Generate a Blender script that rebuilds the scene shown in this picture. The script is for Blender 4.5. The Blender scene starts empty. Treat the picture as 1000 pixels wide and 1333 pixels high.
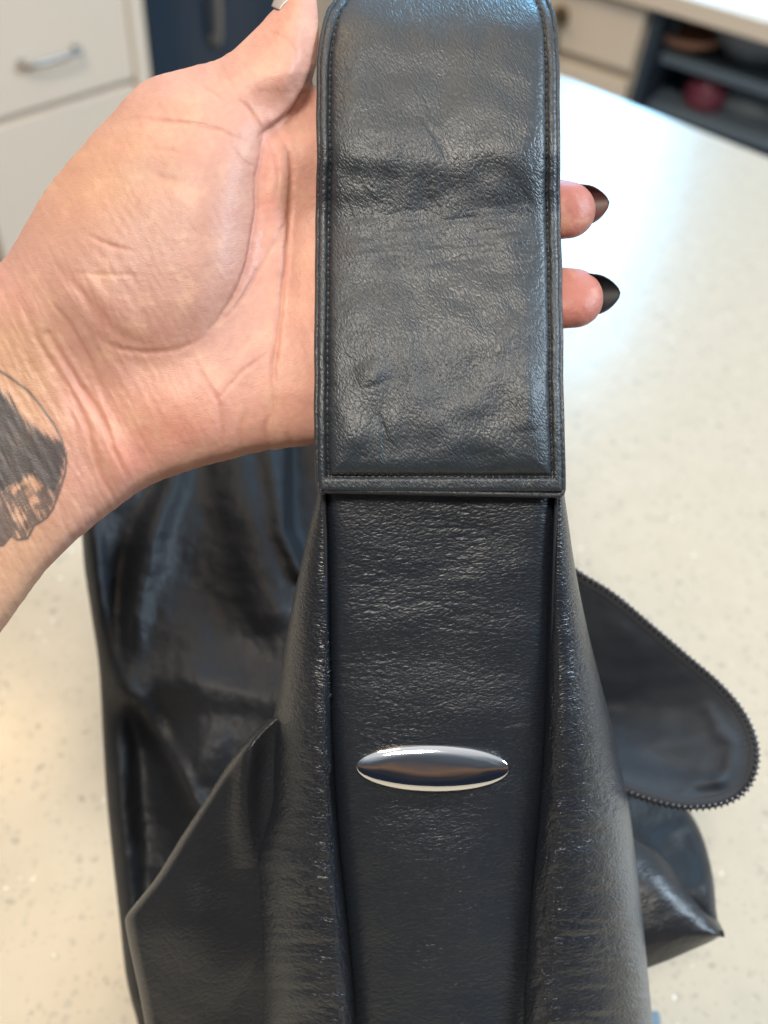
import bpy, math, random
import numpy as np
from mathutils import Vector, Matrix
random.seed(7)
rng = np.random.default_rng(7)
S = bpy.context.scene
COL = S.collection

# ------------------------------------------------------------------ camera, world, lights
FPX = 1200.0                       # focal length in photo pixels (photo 1000 x 1333)
CX, CY = 500.0, 666.5
H = 0.50                           # lens above the worktop
up_c = -np.array([380 - CX, -(1740 - CY), -FPX]); up_c /= np.linalg.norm(up_c)
fw_c = np.array([0, 0, -1.0]); yy = fw_c - up_c * np.dot(fw_c, up_c); yy /= np.linalg.norm(yy)
xx = np.cross(yy, up_c)
RW = np.stack([xx, yy, up_c])      # camera axes -> world axes
CAM = np.array([0, 0, H])
cd = bpy.data.cameras.new('camera'); cam = bpy.data.objects.new('camera', cd); COL.objects.link(cam)
cd.sensor_fit = 'VERTICAL'; cd.sensor_height = 36; cd.lens = 36 * FPX / 1333.0
cd.clip_start = 0.01; cd.clip_end = 60
M = Matrix([[*RW[i], CAM[i]] for i in range(3)] + [[0, 0, 0, 1]])
cam.matrix_world = M
cd.dof.use_dof = True; cd.dof.focus_distance = 0.288; cd.dof.aperture_fstop = cd.lens / 4.5
S.camera = cam
S.view_settings.view_transform = 'Standard'; S.view_settings.look = 'None'
S.view_settings.exposure = 0.0; S.view_settings.gamma = 1.0
S.render.resolution_x = 768; S.render.resolution_y = 1024

def ray(u, v):
    return RW @ np.array([(u - CX) / FPX, -(v - CY) / FPX, -1.0])
def W(u, v, d):
    u = np.asarray(u, float); v = np.asarray(v, float); d = np.asarray(d, float)
    u, v, d = np.broadcast_arrays(u, v, d)
    c = np.stack([(u - CX) / FPX * d, -(v - CY) / FPX * d, -d], -1)
    return c @ RW.T + CAM
def onz(u, v, z):
    r = ray(u, v); t = (z - H) / r[2]; return CAM + r * t

world = bpy.data.worlds.new('World'); S.world = world; world.use_nodes = True
wt = world.node_tree; wn = wt.nodes; wl = wt.links
bg = wn['Background']
# the rest of the room, seen only in reflections: dim behind the lens, pale walls and ceiling towards the windows
tc = wn.new('ShaderNodeTexCoord'); sp = wn.new('ShaderNodeVectorMath'); sp.operation = 'DOT_PRODUCT'; wl.new(tc.outputs['Generated'], sp.inputs[0])
sp.inputs[1].default_value = (-0.10, 0.50, 0.86)
ma = wn.new('ShaderNodeMath'); ma.operation = 'MULTIPLY_ADD'; ma.inputs[1].default_value = 0.5; ma.inputs[2].default_value = 0.5
nz_ = wn.new('ShaderNodeTexNoise'); nz_.inputs['Scale'].default_value = 3.2; nz_.inputs['Detail'].default_value = 3; wl.new(tc.outputs['Generated'], nz_.inputs['Vector'])
m2_ = wn.new('ShaderNodeMath'); m2_.operation = 'MULTIPLY_ADD'; m2_.inputs[1].default_value = 0.55; m2_.inputs[2].default_value = -0.275; wl.new(nz_.outputs[0], m2_.inputs[0])
m3_ = wn.new('ShaderNodeMath'); m3_.operation = 'ADD'; wl.new(sp.outputs['Value'], m3_.inputs[0]); wl.new(m2_.outputs[0], m3_.inputs[1])
wl.new(m3_.outputs[0], ma.inputs[0])
rp = wn.new('ShaderNodeValToRGB'); wl.new(ma.outputs[0], rp.inputs[0])
rp.color_ramp.elements[0].position = 0.34; rp.color_ramp.elements[0].color = (0.022, 0.03, 0.05, 1)
rp.color_ramp.elements[1].position = 0.98; rp.color_ramp.elements[1].color = (1.1, 1.15, 1.2, 1)
for p_, c_ in ((0.43, (0.05, 0.05, 0.06)), (0.50, (0.26, 0.16, 0.11)), (0.57, (0.09, 0.10, 0.12)), (0.66, (0.14, 0.17, 0.21)), (0.75, (0.42, 0.47, 0.54)), (0.86, (0.84, 0.89, 0.95))):
    e = rp.color_ramp.elements.new(p_); e.color = (*c_, 1)
wl.new(rp.outputs[0], bg.inputs['Color']); bg.inputs['Strength'].default_value = 0.75

def area(name, loc, target, sx, sy, power, col, shape='RECTANGLE'):
    l = bpy.data.lights.new(name, 'AREA'); l.shape = shape; l.size = sx; l.size_y = sy
    l.energy = power; l.color = col
    o = bpy.data.objects.new(name, l); COL.objects.link(o); o.location = loc
    o.rotation_euler = (Vector(target) - Vector(loc)).to_track_quat('-Z', 'Y').to_euler()
    return o
def mirror(u, v, dist):            # where a lamp hangs whose glint lies on the worktop at u, v
    p = onz(u, v, 0); r = ray(u, v); r = r / np.linalg.norm(r); r[2] = -r[2]
    return p + r * dist
wp = mirror(770, 262, 3.0)
area('window_light', wp, (0, 0.3, 0.1), 0.36, 1.20, 44, (0.22, 0.62, 1.0))
area('side_fill_light', (2.5, 0.75, 1.7), (0, 0.3, 0.1), 0.6, 0.9, 85, (0.68, 0.85, 1.0))  # cool fill added from the right for the leather, no window seen there
cp = mirror(-14, 965, 2.2)
area('ceiling_lamp', cp, (0, 0.3, 0), 0.14, 0.14, 5.5, (1.0, 0.62, 0.25), 'DISK')
area('ceiling_lamp_row', mirror(60, 1240, 2.2), (0, 0.3, 0), 0.45, 0.25, 6, (1.0, 0.74, 0.42))
area('room_light', (-0.25, -0.45, 2.1), (0, 0.25, 0.1), 0.55, 0.35, 38, (1.0, 0.90, 0.77))

# ------------------------------------------------------------------ numeric helpers
def sm(x, a, b):
    t = np.clip((np.asarray(x, float) - a) / (b - a), 0, 1); return t * t * (3 - 2 * t)
def perlin(x, y, seed=0):
    r = np.random.default_rng(seed); n = 256
    perm = r.permutation(n); ang = r.random(n) * 2 * np.pi
    gx, gy = np.cos(ang), np.sin(ang)
    xi = np.floor(x).astype(int); yi = np.floor(y).astype(int); xf = x - xi; yf = y - yi
    def g(ix, iy, dx, dy):
        h = perm[(perm[ix % n] + iy) % n]; return gx[h] * dx + gy[h] * dy
    uu = xf * xf * xf * (xf * (xf * 6 - 15) + 10); vv = yf * yf * yf * (yf * (yf * 6 - 15) + 10)
    a = g(xi, yi, xf, yf); b = g(xi + 1, yi, xf - 1, yf)
    c = g(xi, yi + 1, xf, yf - 1); d = g(xi + 1, yi + 1, xf - 1, yf - 1)
    return (a + uu * (b - a)) + vv * ((c + uu * (d - c)) - (a + uu * (b - a)))
def fbm(x, y, seed=0, oct=3):
    s = 0; a = 1
    for i in range(oct):
        s = s + a * perlin(x * 2 ** i, y * 2 ** i, seed + i); a *= 0.5
    return s
def segd(u, v, pts, closed=False):
    """distance to a polyline, and position along it 0..1"""
    P = np.array(pts, float)
    if closed: P = np.vstack([P, P[:1]])
    best = np.full(np.shape(u), 1e9); tt = np.zeros(np.shape(u)); n = len(P) - 1
    for i in range(n):
        a, b = P[i], P[i + 1]; d = b - a; L = d @ d + 1e-12
        t = np.clip(((u - a[0]) * d[0] + (v - a[1]) * d[1]) / L, 0, 1)
        q = np.hypot(u - a[0] - t * d[0], v - a[1] - t * d[1])
        m = q < best; best = np.where(m, q, best); tt = np.where(m, (i + t) / n, tt)
    return best, tt
def inside(u, v, pts):
    P = np.array(pts, float); r = np.zeros(np.shape(u), bool); n = len(P)
    for i in range(n):
        (x1, y1), (x2, y2) = P[i], P[(i + 1) % n]
        if y1 == y2: continue
        c = ((y1 > v) != (y2 > v)) & (u < (x2 - x1) * (v - y1) / (y2 - y1) + x1)
        r ^= c
    return r
def stroke(u, v, pts, wd, taper=True):
    d, t = segd(u, v, pts); g = np.exp(-(d / wd) ** 2)
    if taper: g = g * np.sin(np.pi * np.clip(t * 0.98 + 0.01, 0, 1)) ** 0.7
    return g
def smooth_pts(pts, n=160):
    """Catmull-Rom through points"""
    P = np.array(pts, float); P = np.vstack([2 * P[0] - P[1], P, 2 * P[-1] - P[-2]])
    t = np.linspace(0, len(P) - 3 - 1e-6, n); i = t.astype(int); f = (t - i)[:, None]
    a, b, c, d = P[i], P[i + 1], P[i + 2], P[i + 3]
    return 0.5 * (2 * b + (c - a) * f + (2 * a - 5 * b + 4 * c - d) * f ** 2 + (3 * b - a - 3 * c + d) * f ** 3)
def curve_x(pts):
    """x as a smooth function of y"""
    Q = smooth_pts(pts, 400); o = np.argsort(Q[:, 1]); return lambda v: np.interp(v, Q[o, 1], Q[o, 0])

# ------------------------------------------------------------------ mesh helpers
def mesh_np(name, V, Q, mat, parent=None, uv=None, smooth=True, attrs=None, tris=None):
    me = bpy.data.meshes.new(name)
    V = np.asarray(V, np.float32).reshape(-1, 3)
    faces = [np.asarray(Q, np.int32).reshape(-1, 4)] if Q is not None and len(Q) else []
    nq = len(faces[0]) if faces else 0
    nt = 0 if tris is None else len(tris)
    me.vertices.add(len(V)); me.vertices.foreach_set('co', V.ravel())
    loops = []
    if nq: loops.append(faces[0].ravel())
    if nt: loops.append(np.asarray(tris, np.int32).ravel())
    loops = np.concatenate(loops)
    me.loops.add(len(loops)); me.loops.foreach_set('vertex_index', loops)
    me.polygons.add(nq + nt)
    ls = np.concatenate([np.arange(nq) * 4, nq * 4 + np.arange(nt) * 3]).astype(np.int32)
    me.polygons.foreach_set('loop_start', ls)
    me.update(calc_edges=True); me.validate()
    if smooth: me.polygons.foreach_set('use_smooth', np.ones(len(me.polygons), bool))
    if uv is not None:
        l = me.uv_layers.new(name='UVMap'); idx = np.zeros(len(me.loops), np.int32)
        me.loops.foreach_get('vertex_index', idx)
        l.data.foreach_set('uv', np.asarray(uv, np.float32)[idx].ravel())
    for k, a in (attrs or {}).items():
        if a.ndim == 1:
            at = me.attributes.new(k, 'FLOAT', 'POINT'); at.data.foreach_set('value', a.astype(np.float32))
        else:
            at = me.attributes.new(k, 'FLOAT_COLOR', 'POINT')
            c = np.ones((len(a), 4), np.float32); c[:, :3] = a; at.data.foreach_set('color', c.ravel())
    if mat: me.materials.append(mat)
    o = bpy.data.objects.new(name, me); COL.objects.link(o)
    if parent: o.parent = parent
    return o
def grid_mesh(name, P, mat, parent=None, uv=None, thick=None, away=None, closed=False):
    """P: (n, m, 3) world points. With thick the sheet gets a back face and rims."""
    n, m = P.shape[:2]; idx = np.arange(n * m).reshape(n, m)
    def quads(I, flip=False):
        q = np.stack([I[:-1, :-1], I[1:, :-1], I[1:, 1:], I[:-1, 1:]], -1).reshape(-1, 4)
        return q[:, ::-1] if flip else q
    V = P.reshape(-1, 3); Q = quads(idx)
    if uv is None: uvv = None
    else: uvv = uv.reshape(-1, 2)
    if thick:
        du = np.gradient(P, axis=1); dv = np.gradient(P, axis=0)
        N = np.cross(dv, du); N /= np.linalg.norm(N, axis=-1, keepdims=True) + 1e-12
        cdir = CAM - P; N *= np.sign((N * cdir).sum(-1).mean() + 1e-12)
        B = P - N * thick; V = np.vstack([V, B.reshape(-1, 3)]); o = n * m; Q = [Q, quads(idx + o, True)]
        ring = np.concatenate([idx[0, :], idx[1:, -1], idx[-1, -2::-1], idx[-2:0:-1, 0]])
        r2 = np.roll(ring, -1); Q.append(np.stack([ring, r2, r2 + o, ring + o], -1)); Q = np.vstack(Q)
        if uvv is not None: uvv = np.vstack([uvv, uvv])
    ob = mesh_np(name, V, Q, mat, parent, uvv)
    return ob
def tube(name, pts, rad, mat, parent=None, seg=8, caps=True, closed=False):
    P = np.array(pts, float); n = len(P); rad = np.broadcast_to(rad, (n,))
    T = np.gradient(P, axis=0); T /= np.linalg.norm(T, axis=1, keepdims=True) + 1e-12
    ref = np.array([0.13, 0.21, 0.97]); A = np.cross(T, ref); A /= np.linalg.norm(A, axis=1, keepdims=True) + 1e-9
    B = np.cross(T, A); th = np.linspace(0, 2 * np.pi, seg, endpoint=False)
    R = P[:, None] + rad[:, None, None] * (np.cos(th)[None, :, None] * A[:, None] + np.sin(th)[None, :, None] * B[:, None])
    V = R.reshape(-1, 3); I = np.arange(n * seg).reshape(n, seg); J = np.roll(I, -1, axis=1)
    Q = np.stack([I[:-1], J[:-1], J[1:], I[1:]], -1).reshape(-1, 4); T3 = []
    if caps:
        V = np.vstack([V, P[:1], P[-1:]]); a, b = n * seg, n * seg + 1
        T3 = [[a, J[0, k], I[0, k]] for k in range(seg)] + [[b, I[-1, k], J[-1, k]] for k in range(seg)]
    return V, Q, T3
def tube_obj(name, pts, rad, mat, parent=None, seg=8):
    V, Q, T = tube(name, pts, rad, mat, seg=seg); return mesh_np(name, V, Q, mat, parent, tris=T)
class Acc:
    def __init__(s): s.V = []; s.Q = []; s.T = []; s.n = 0
    def add(s, V, Q, T):
        s.V.append(V); s.Q.append(np.asarray(Q).reshape(-1, 4) + s.n)
        if len(T): s.T.append(np.asarray(T) + s.n)
        s.n += len(V)
    def build(s, name, mat, parent=None):
        return mesh_np(name, np.vstack(s.V), np.vstack(s.Q), mat, parent, tris=np.vstack(s.T) if s.T else None)
def lathe(prof, c, seg=24):
    pr = np.array(prof); th = np.linspace(0, 2 * np.pi, seg, endpoint=False)
    V = np.stack([pr[:, None, 0] * np.cos(th), pr[:, None, 0] * np.sin(th), np.repeat(pr[:, 1:2], seg, 1)], -1) + np.array(c)
    I = np.arange(len(pr) * seg).reshape(len(pr), seg); J = np.roll(I, -1, 1)
    return V.reshape(-1, 3), np.stack([I[:-1], J[:-1], J[1:], I[1:]], -1).reshape(-1, 4)
def box_obj(name, o, ax, lo, hi, mat, parent=None, bev=0.002):
    """bevelled box in the frame o + a*ax[0] + b*ax[1] + c*ax[2]"""
    import bmesh
    bm = bmesh.new(); bmesh.ops.create_cube(bm, size=1)
    lo = np.array(lo, float); hi = np.array(hi, float)
    for w in bm.verts:
        q = lo + (np.array(w.co) + 0.5) * (hi - lo); w.co = o + q @ ax
    if bev: bmesh.ops.bevel(bm, geom=bm.edges[:], offset=min(bev, 0.3 * (hi - lo).min()), segments=2, affect='EDGES', profile=0.6)
    bmesh.ops.recalc_face_normals(bm, faces=bm.faces[:])
    me = bpy.data.meshes.new(name); bm.to_mesh(me); bm.free(); me.materials.append(mat)
    ob = bpy.data.objects.new(name, me); COL.objects.link(ob)
    if parent: ob.parent = parent
    return ob
def thing(name, label, cat, loc=(0, 0, 0), group=None):
    o = bpy.data.objects.new(name, None); COL.objects.link(o); o.empty_display_size = 0.05
    o['label'] = label; o['category'] = cat
    if group: o['group'] = group
    return o

# ------------------------------------------------------------------ materials
def newmat(name):
    m = bpy.data.materials.new(name); m.use_nodes = True; nt = m.node_tree
    return m, nt, nt.nodes, nt.links, nt.nodes['Principled BSDF']
def simple(name, col, rough=0.5, metal=0.0, spec=0.5, var=0.0, vscale=40):
    m, nt, n, l, b = newmat(name)
    b.inputs['Base Color'].default_value = (*col, 1); b.inputs['Roughness'].default_value = rough
    b.inputs['Metallic'].default_value = metal; b.inputs['Specular IOR Level'].default_value = spec
    if var:
        t = n.new('ShaderNodeTexNoise'); t.inputs['Scale'].default_value = vscale
        g = n.new('ShaderNodeNewGeometry'); l.new(g.outputs['Position'], t.inputs['Vector'])
        mx = n.new('ShaderNodeMix'); mx.data_type = 'RGBA'; l.new(t.outputs[0], mx.inputs[0])
        mx.inputs[6].default_value = (*[c * (1 - var) for c in col], 1); mx.inputs[7].default_value = (*[min(1, c * (1 + var)) for c in col], 1)
        l.new(mx.outputs[2], b.inputs['Base Color'])
    return m
def math_node(n, l, op, a, b=None, c=None):
    k = n.new('ShaderNodeMath'); k.operation = op
    for i, x in enumerate((a, b, c)):
        if x is None: continue
        if isinstance(x, (int, float)): k.inputs[i].default_value = x
        else: l.new(x, k.inputs[i])
    return k.outputs[0]
def leather(name, base=(0.011, 0.0125, 0.016), rough=0.40, grain=1.0, wr=1.0, ang=0.0, aniso=4.0, wscale=220, seed=0.0, spec=0.6, coat=0.2, fine=1000):
    """UV is in metres. grain: pebble relief; wr: creases stretched across angle ang"""
    m, nt, n, l, b = newmat(name)
    uv = n.new('ShaderNodeUVMap'); uv.uv_map = 'UVMap'
    off = n.new('ShaderNodeMapping'); off.inputs['Location'].default_value = (seed, seed * 1.7, 0); l.new(uv.outputs[0], off.inputs[0])
    vec = off.outputs[0]
    # warp
    wn_ = n.new('ShaderNodeTexNoise'); wn_.inputs['Scale'].default_value = 90; wn_.inputs['Detail'].default_value = 3; l.new(vec, wn_.inputs['Vector'])
    ws = n.new('ShaderNodeVectorMath'); ws.operation = 'SCALE'; l.new(wn_.outputs['Color'], ws.inputs[0]); ws.inputs['Scale'].default_value = 0.0022
    wv = n.new('ShaderNodeVectorMath'); wv.operation = 'ADD'; l.new(vec, wv.inputs[0]); l.new(ws.outputs[0], wv.inputs[1])
    # pebble grain, slightly stretched
    rt = n.new('ShaderNodeMapping'); rt.inputs['Rotation'].default_value = (0, 0, ang); l.new(wv.outputs[0], rt.inputs[0])
    mp = n.new('ShaderNodeMapping'); mp.inputs['Scale'].default_value = (0.8, 1.6, 1); l.new(rt.outputs[0], mp.inputs[0])
    vo = n.new('ShaderNodeTexVoronoi'); vo.feature = 'F1'; vo.inputs['Scale'].default_value = fine; l.new(mp.outputs[0], vo.inputs['Vector'])
    vo2 = n.new('ShaderNodeTexVoronoi'); vo2.feature = 'DISTANCE_TO_EDGE'; vo2.inputs['Scale'].default_value = fine * 0.5; l.new(mp.outputs[0], vo2.inputs['Vector'])
    gr = math_node(n, l, 'MULTIPLY', vo.outputs['Distance'], -0.55)
    e1 = math_node(n, l, 'MINIMUM', vo2.outputs['Distance'], 0.22); gr = math_node(n, l, 'ADD', gr, math_node(n, l, 'MULTIPLY', e1, 1.6))
    # directional creases (ridged noise)
    mp2 = n.new('ShaderNodeMapping'); mp2.inputs['Scale'].default_value = (1, aniso, 1); l.new(rt.outputs[0], mp2.inputs[0])
    cr = []
    for sc, ds in ((wscale, 0.35), (wscale * 2.3, 0.25)):
        t = n.new('ShaderNodeTexNoise'); t.inputs['Scale'].default_value = sc; t.inputs['Detail'].default_value = 4
        t.inputs['Distortion'].default_value = ds; l.new(mp2.outputs[0], t.inputs['Vector'])
        a = math_node(n, l, 'ABSOLUTE', math_node(n, l, 'SUBTRACT', t.outputs[0], 0.5))
        cr.append(math_node(n, l, 'MINIMUM', math_node(n, l, 'MULTIPLY', a, 9.0), 1.0))
    crease = math_node(n, l, 'ADD', cr[0], math_node(n, l, 'MULTIPLY', cr[1], 0.6))
    # slow mask: creased in places, smooth in others
    mk = n.new('ShaderNodeTexNoise'); mk.inputs['Scale'].default_value = 28; mk.inputs['Detail'].default_value = 2; l.new(vec, mk.inputs['Vector'])
    mr = n.new('ShaderNodeMapRange'); mr.inputs[1].default_value = 0.36; mr.inputs[2].default_value = 0.64; mr.inputs[3].default_value = 0.25; mr.inputs[4].default_value = 1.0
    l.new(mk.outputs[0], mr.inputs[0])
    crm = math_node(n, l, 'MULTIPLY', crease, mr.outputs[0])
    b1 = n.new('ShaderNodeBump'); b1.inputs['Distance'].default_value = 0.00013 * wr; b1.inputs['Strength'].default_value = 1.0; l.new(crm, b1.inputs['Height'])
    b2 = n.new('ShaderNodeBump'); b2.inputs['Distance'].default_value = 0.00019 * grain; b2.inputs['Strength'].default_value = 1.0; l.new(gr, b2.inputs['Height']); l.new(b1.outputs[0], b2.inputs['Normal'])
    l.new(b2.outputs[0], b.inputs['Normal'])
    b.inputs['Base Color'].default_value = (*base, 1)
    rr = n.new('ShaderNodeMapRange'); rr.inputs[3].default_value = rough - 0.05; rr.inputs[4].default_value = rough + 0.09
    l.new(mk.outputs[0], rr.inputs[0]); l.new(rr.outputs[0], b.inputs['Roughness'])
    b.inputs['Specular IOR Level'].default_value = spec
    b.inputs['Coat Weight'].default_value = coat; b.inputs['Coat Roughness'].default_value = 0.30; l.new(b2.outputs[0], b.inputs['Coat Normal'])
    return m
L_strap = leather('leather_strap', ang=math.radians(-60), aniso=2.6, wscale=270, fine=1150, wr=0.42, grain=0.85, rough=0.43, base=(0.019, 0.026, 0.034))
L_rim = leather('leather_rim', ang=0.2, aniso=2, wr=0.4, rough=0.42, base=(0.015, 0.019, 0.026))
L_panel = leather('leather_panel', ang=math.radians(6), aniso=2.2, wscale=210, wr=0.50, rough=0.44, seed=3.1, fine=900, grain=0.9, base=(0.009, 0.013, 0.020))
L_side = leather('leather_side', ang=math.radians(8), aniso=2.2, wscale=190, wr=0.6, rough=0.38, seed=5.7, coat=0.4, base=(0.009, 0.012, 0.018))
L_back = leather('leather_back', ang=math.radians(80), aniso=1.5, wscale=60, wr=0.8, rough=0.52, seed=9.2, grain=0.9, spec=0.34, coat=0.0)
L_wing = leather('leather_wing', ang=math.radians(30), aniso=1.5, wscale=70, wr=0.7, rough=0.40, seed=1.2, grain=0.7)
M_thread = simple('thread', (0.012, 0.012, 0.014), 0.7)
M_lining = simple('lining_cloth', (0.017, 0.023, 0.032), 0.75, var=0.2, vscale=300)
M_tape = simple('zip_tape', (0.024, 0.026, 0.032), 0.8)
M_tooth = simple('zip_metal', (0.10, 0.10, 0.11), 0.32, metal=0.9)
M_strip = simple('pale_strip', (0.17, 0.22, 0.27), 0.3)
M_chrome = simple('polished_metal', (0.80, 0.79, 0.78), 0.075, metal=1.0)

# ------------------------------------------------------------------ setting: worktop, floor, cabinets (far away, out of focus)
def quartz():
    m, nt, n, l, b = newmat('speckled_quartz')
    g = n.new('ShaderNodeNewGeometry'); p = g.outputs['Position']
    def spots(sc, lo, hi, thr, seed):
        mp = n.new('ShaderNodeMapping'); mp.inputs['Location'].default_value = (seed, seed * 2.3, 0); l.new(p, mp.inputs[0])
        nz = n.new('ShaderNodeTexNoise'); nz.inputs['Scale'].default_value = sc * 1.6; l.new(mp.outputs[0], nz.inputs['Vector'])
        mv = n.new('ShaderNodeVectorMath'); mv.operation = 'SCALE'; mv.inputs['Scale'].default_value = 0.9 / sc; l.new(nz.outputs['Color'], mv.inputs[0])
        ad = n.new('ShaderNodeVectorMath'); ad.operation = 'ADD'; l.new(mp.outputs[0], ad.inputs[0]); l.new(mv.outputs[0], ad.inputs[1])
        v = n.new('ShaderNodeTexVoronoi'); v.inputs['Scale'].default_value = sc; l.new(ad.outputs[0], v.inputs['Vector'])
        c = n.new('ShaderNodeSeparateColor'); l.new(v.outputs['Color'], c.inputs[0])
        keep = math_node(n, l, 'GREATER_THAN', c.outputs[0], thr)
        r = n.new('ShaderNodeMapRange'); r.inputs[1].default_value = hi; r.inputs[2].default_value = lo; l.new(v.outputs['Distance'], r.inputs[0])
        return math_node(n, l, 'MULTIPLY', keep, r.outputs[0]), c.outputs[1]
    base = n.new('ShaderNodeTexNoise'); base.inputs['Scale'].default_value = 60; base.inputs['Detail'].default_value = 6; l.new(p, base.inputs['Vector'])
    mx0 = n.new('ShaderNodeMix'); mx0.data_type = 'RGBA'; l.new(base.outputs[0], mx0.inputs[0])
    mx0.inputs[6].default_value = (0.46, 0.41, 0.325, 1); mx0.inputs[7].default_value = (0.53, 0.475, 0.38, 1)
    cur = mx0.outputs[2]
    for sc, lo, hi, thr, col, seed, k in ((150, 0.20, 0.40, 0.60, (0.34, 0.31, 0.27), 0, 0.60), (110, 0.12, 0.34, 0.80, (0.20, 0.19, 0.18), 3.3, 0.65),
                                    (300, 0.2, 0.4, 0.72, (0.33, 0.28, 0.22), 6.1, 0.5), (170, 0.1, 0.25, 0.93, (0.92, 0.90, 0.86), 8.7, 0.9)):
        f, _ = spots(sc, lo, hi, thr, seed); mx = n.new('ShaderNodeMix'); mx.data_type = 'RGBA'
        l.new(math_node(n, l, 'MULTIPLY', f, k * 0.8), mx.inputs[0]); l.new(cur, mx.inputs[6]); mx.inputs[7].default_value = (*col, 1); cur = mx.outputs[2]
    l.new(cur, b.inputs['Base Color']); b.inputs['Roughness'].default_value = 0.25
    t = n.new('ShaderNodeTexNoise'); t.inputs['Scale'].default_value = 25; l.new(p, t.inputs['Vector'])
    bp = n.new('ShaderNodeBump'); bp.inputs['Distance'].default_value = 0.0006; bp.inputs['Strength'].default_value = 0.5; l.new(t.outputs[0], bp.inputs['Height']); l.new(bp.outputs[0], b.inputs['Normal'])
    return m
M_quartz = quartz()
M_white = simple('painted_white', (0.90, 0.79, 0.66), 0.38, var=0.03, vscale=6)
M_carc = simple('cabinet_side', (0.60, 0.55, 0.48), 0.5, var=0.04, vscale=8)
M_nickel = simple('brushed_nickel', (0.42, 0.41, 0.39), 0.35, metal=0.9)
M_brass = simple('aged_brass', (0.22, 0.17, 0.10), 0.4, metal=0.8)
M_steel = simple('dark_glass', (0.027, 0.044, 0.068), 0.15)
M_dark = simple('shelf_dark', (0.032, 0.055, 0.085), 0.6, var=0.2, vscale=12)
M_shelf = simple('shelf_board', (0.14, 0.19, 0.24), 0.5, var=0.1, vscale=12)
M_floor = simple('floor_tile', (0.28, 0.24, 0.20), 0.4, var=0.1, vscale=4)

# worktop: far edge follows the line seen in the photograph
E1 = onz(730, 98, 0); E2 = onz(1000, 204, 0); ed = (E2 - E1); ed /= np.linalg.norm(ed); en = np.array([-ed[1], ed[0], 0])
if en[1] < 0: en = -en
zv = np.array([0, 0, 1.0])
FR = np.stack([ed, en, zv])
box_obj('worktop', E1, FR, (-0.095, -1.9, -0.035), (1.3, 0, 0), M_quartz, bev=0.003)['kind'] = 'structure'
isl = thing('kitchen_island', 'white kitchen island base carrying the speckled worktop', 'kitchen island')
box_obj('cabinet_body', E1, FR, (-0.06, -1.86, -0.84), (1.26, -0.05, -0.0352), M_white, isl)
box_obj('plinth', E1, FR, (-0.0, -1.82, -0.939), (1.2, -0.12, -0.8402), M_carc, isl)
fl = mesh_np('floor', [[-6, -4, -0.94], [6, -4, -0.94], [6, 7, -0.94], [-6, 7, -0.94]], [[0, 1, 2, 3]], M_floor); fl['kind'] = 'structure'

def wallframe(p1, p2):
    t = p2 - p1; t[2] = 0; t /= np.linalg.norm(t); nn = np.array([-t[1], t[0], 0])   # nn points away from the lens
    if nn @ (p1 - CAM) < 0: nn = -nn
    return p1 * np.array([1, 1, 0]), np.stack([t, nn, zv])
def onwall(fr, u, v):
    o, A = fr; r = ray(u, v); k = ((o - CAM) @ A[1]) / (r @ A[1]); p = CAM + r * k
    return (p - o) @ A[0], p[2]
# left run: the line between drawers climbs to the right
FL = wallframe(onz(0, 160, -0.34), onz(176, 106, -0.34))
ts = {k: onwall(FL, *k) for k in ((0, 160), (176, 106), (183, 60), (60, 72), (385, 20), (0, 320))}
print('LEFT', ts)
tL = ts[(183, 60)][0]; zg = -0.34
cabL = thing('drawer_cabinet', 'white cabinet with wide drawers and a slim bar pull, behind the wrist', 'cabinet')
tg = lambda u, v: onwall(FL, u, v)[0]
t0 = tg(-6, 300)
box_obj('cabinet_body', *FL, (t0, 0.022, -0.90), (tL, 0.60, -0.02), M_carc, cabL)
TW = 0.022
box_obj('drawer_front', *FL, (t0 + 0.004, 0, zg + 0.006), (tL - 0.022, TW - .0005, -0.05), M_white, cabL, bev=0.004)
box_obj('drawer_front', *FL, (t0 + 0.004, 0, -0.80), (tL - 0.022, TW - .0005, zg - 0.006), M_white, cabL, bev=0.004)
box_obj('stile', *FL, (tL - 0.018, -0.004, -0.86), (tL + 0.014, TW, -0.02), M_white, cabL)
ph = onwall(FL, 62, 70)
hd = [(FL[0] + np.array([ph[0] + a, -b, ph[1]]) @ FL[1]) for a, b in ((-0.055, 0), (-0.055, 0.022), (-0.03, 0.028), (0.03, 0.028), (0.055, 0.022), (0.055, 0))]
tube_obj('pull_handle', smooth_pts(hd, 30), 0.0055, M_nickel, cabL)
for zc in (-0.56,):
    hd = [(FL[0] + np.array([ph[0] + a, -b, zc]) @ FL[1]) for a, b in ((-0.055, 0), (-0.055, 0.022), (-0.03, 0.028), (0.03, 0.028), (0.055, 0.022), (0.055, 0))]
    tube_obj('pull_handle', smooth_pts(hd, 30), 0.0055, M_nickel, cabL)
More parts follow.
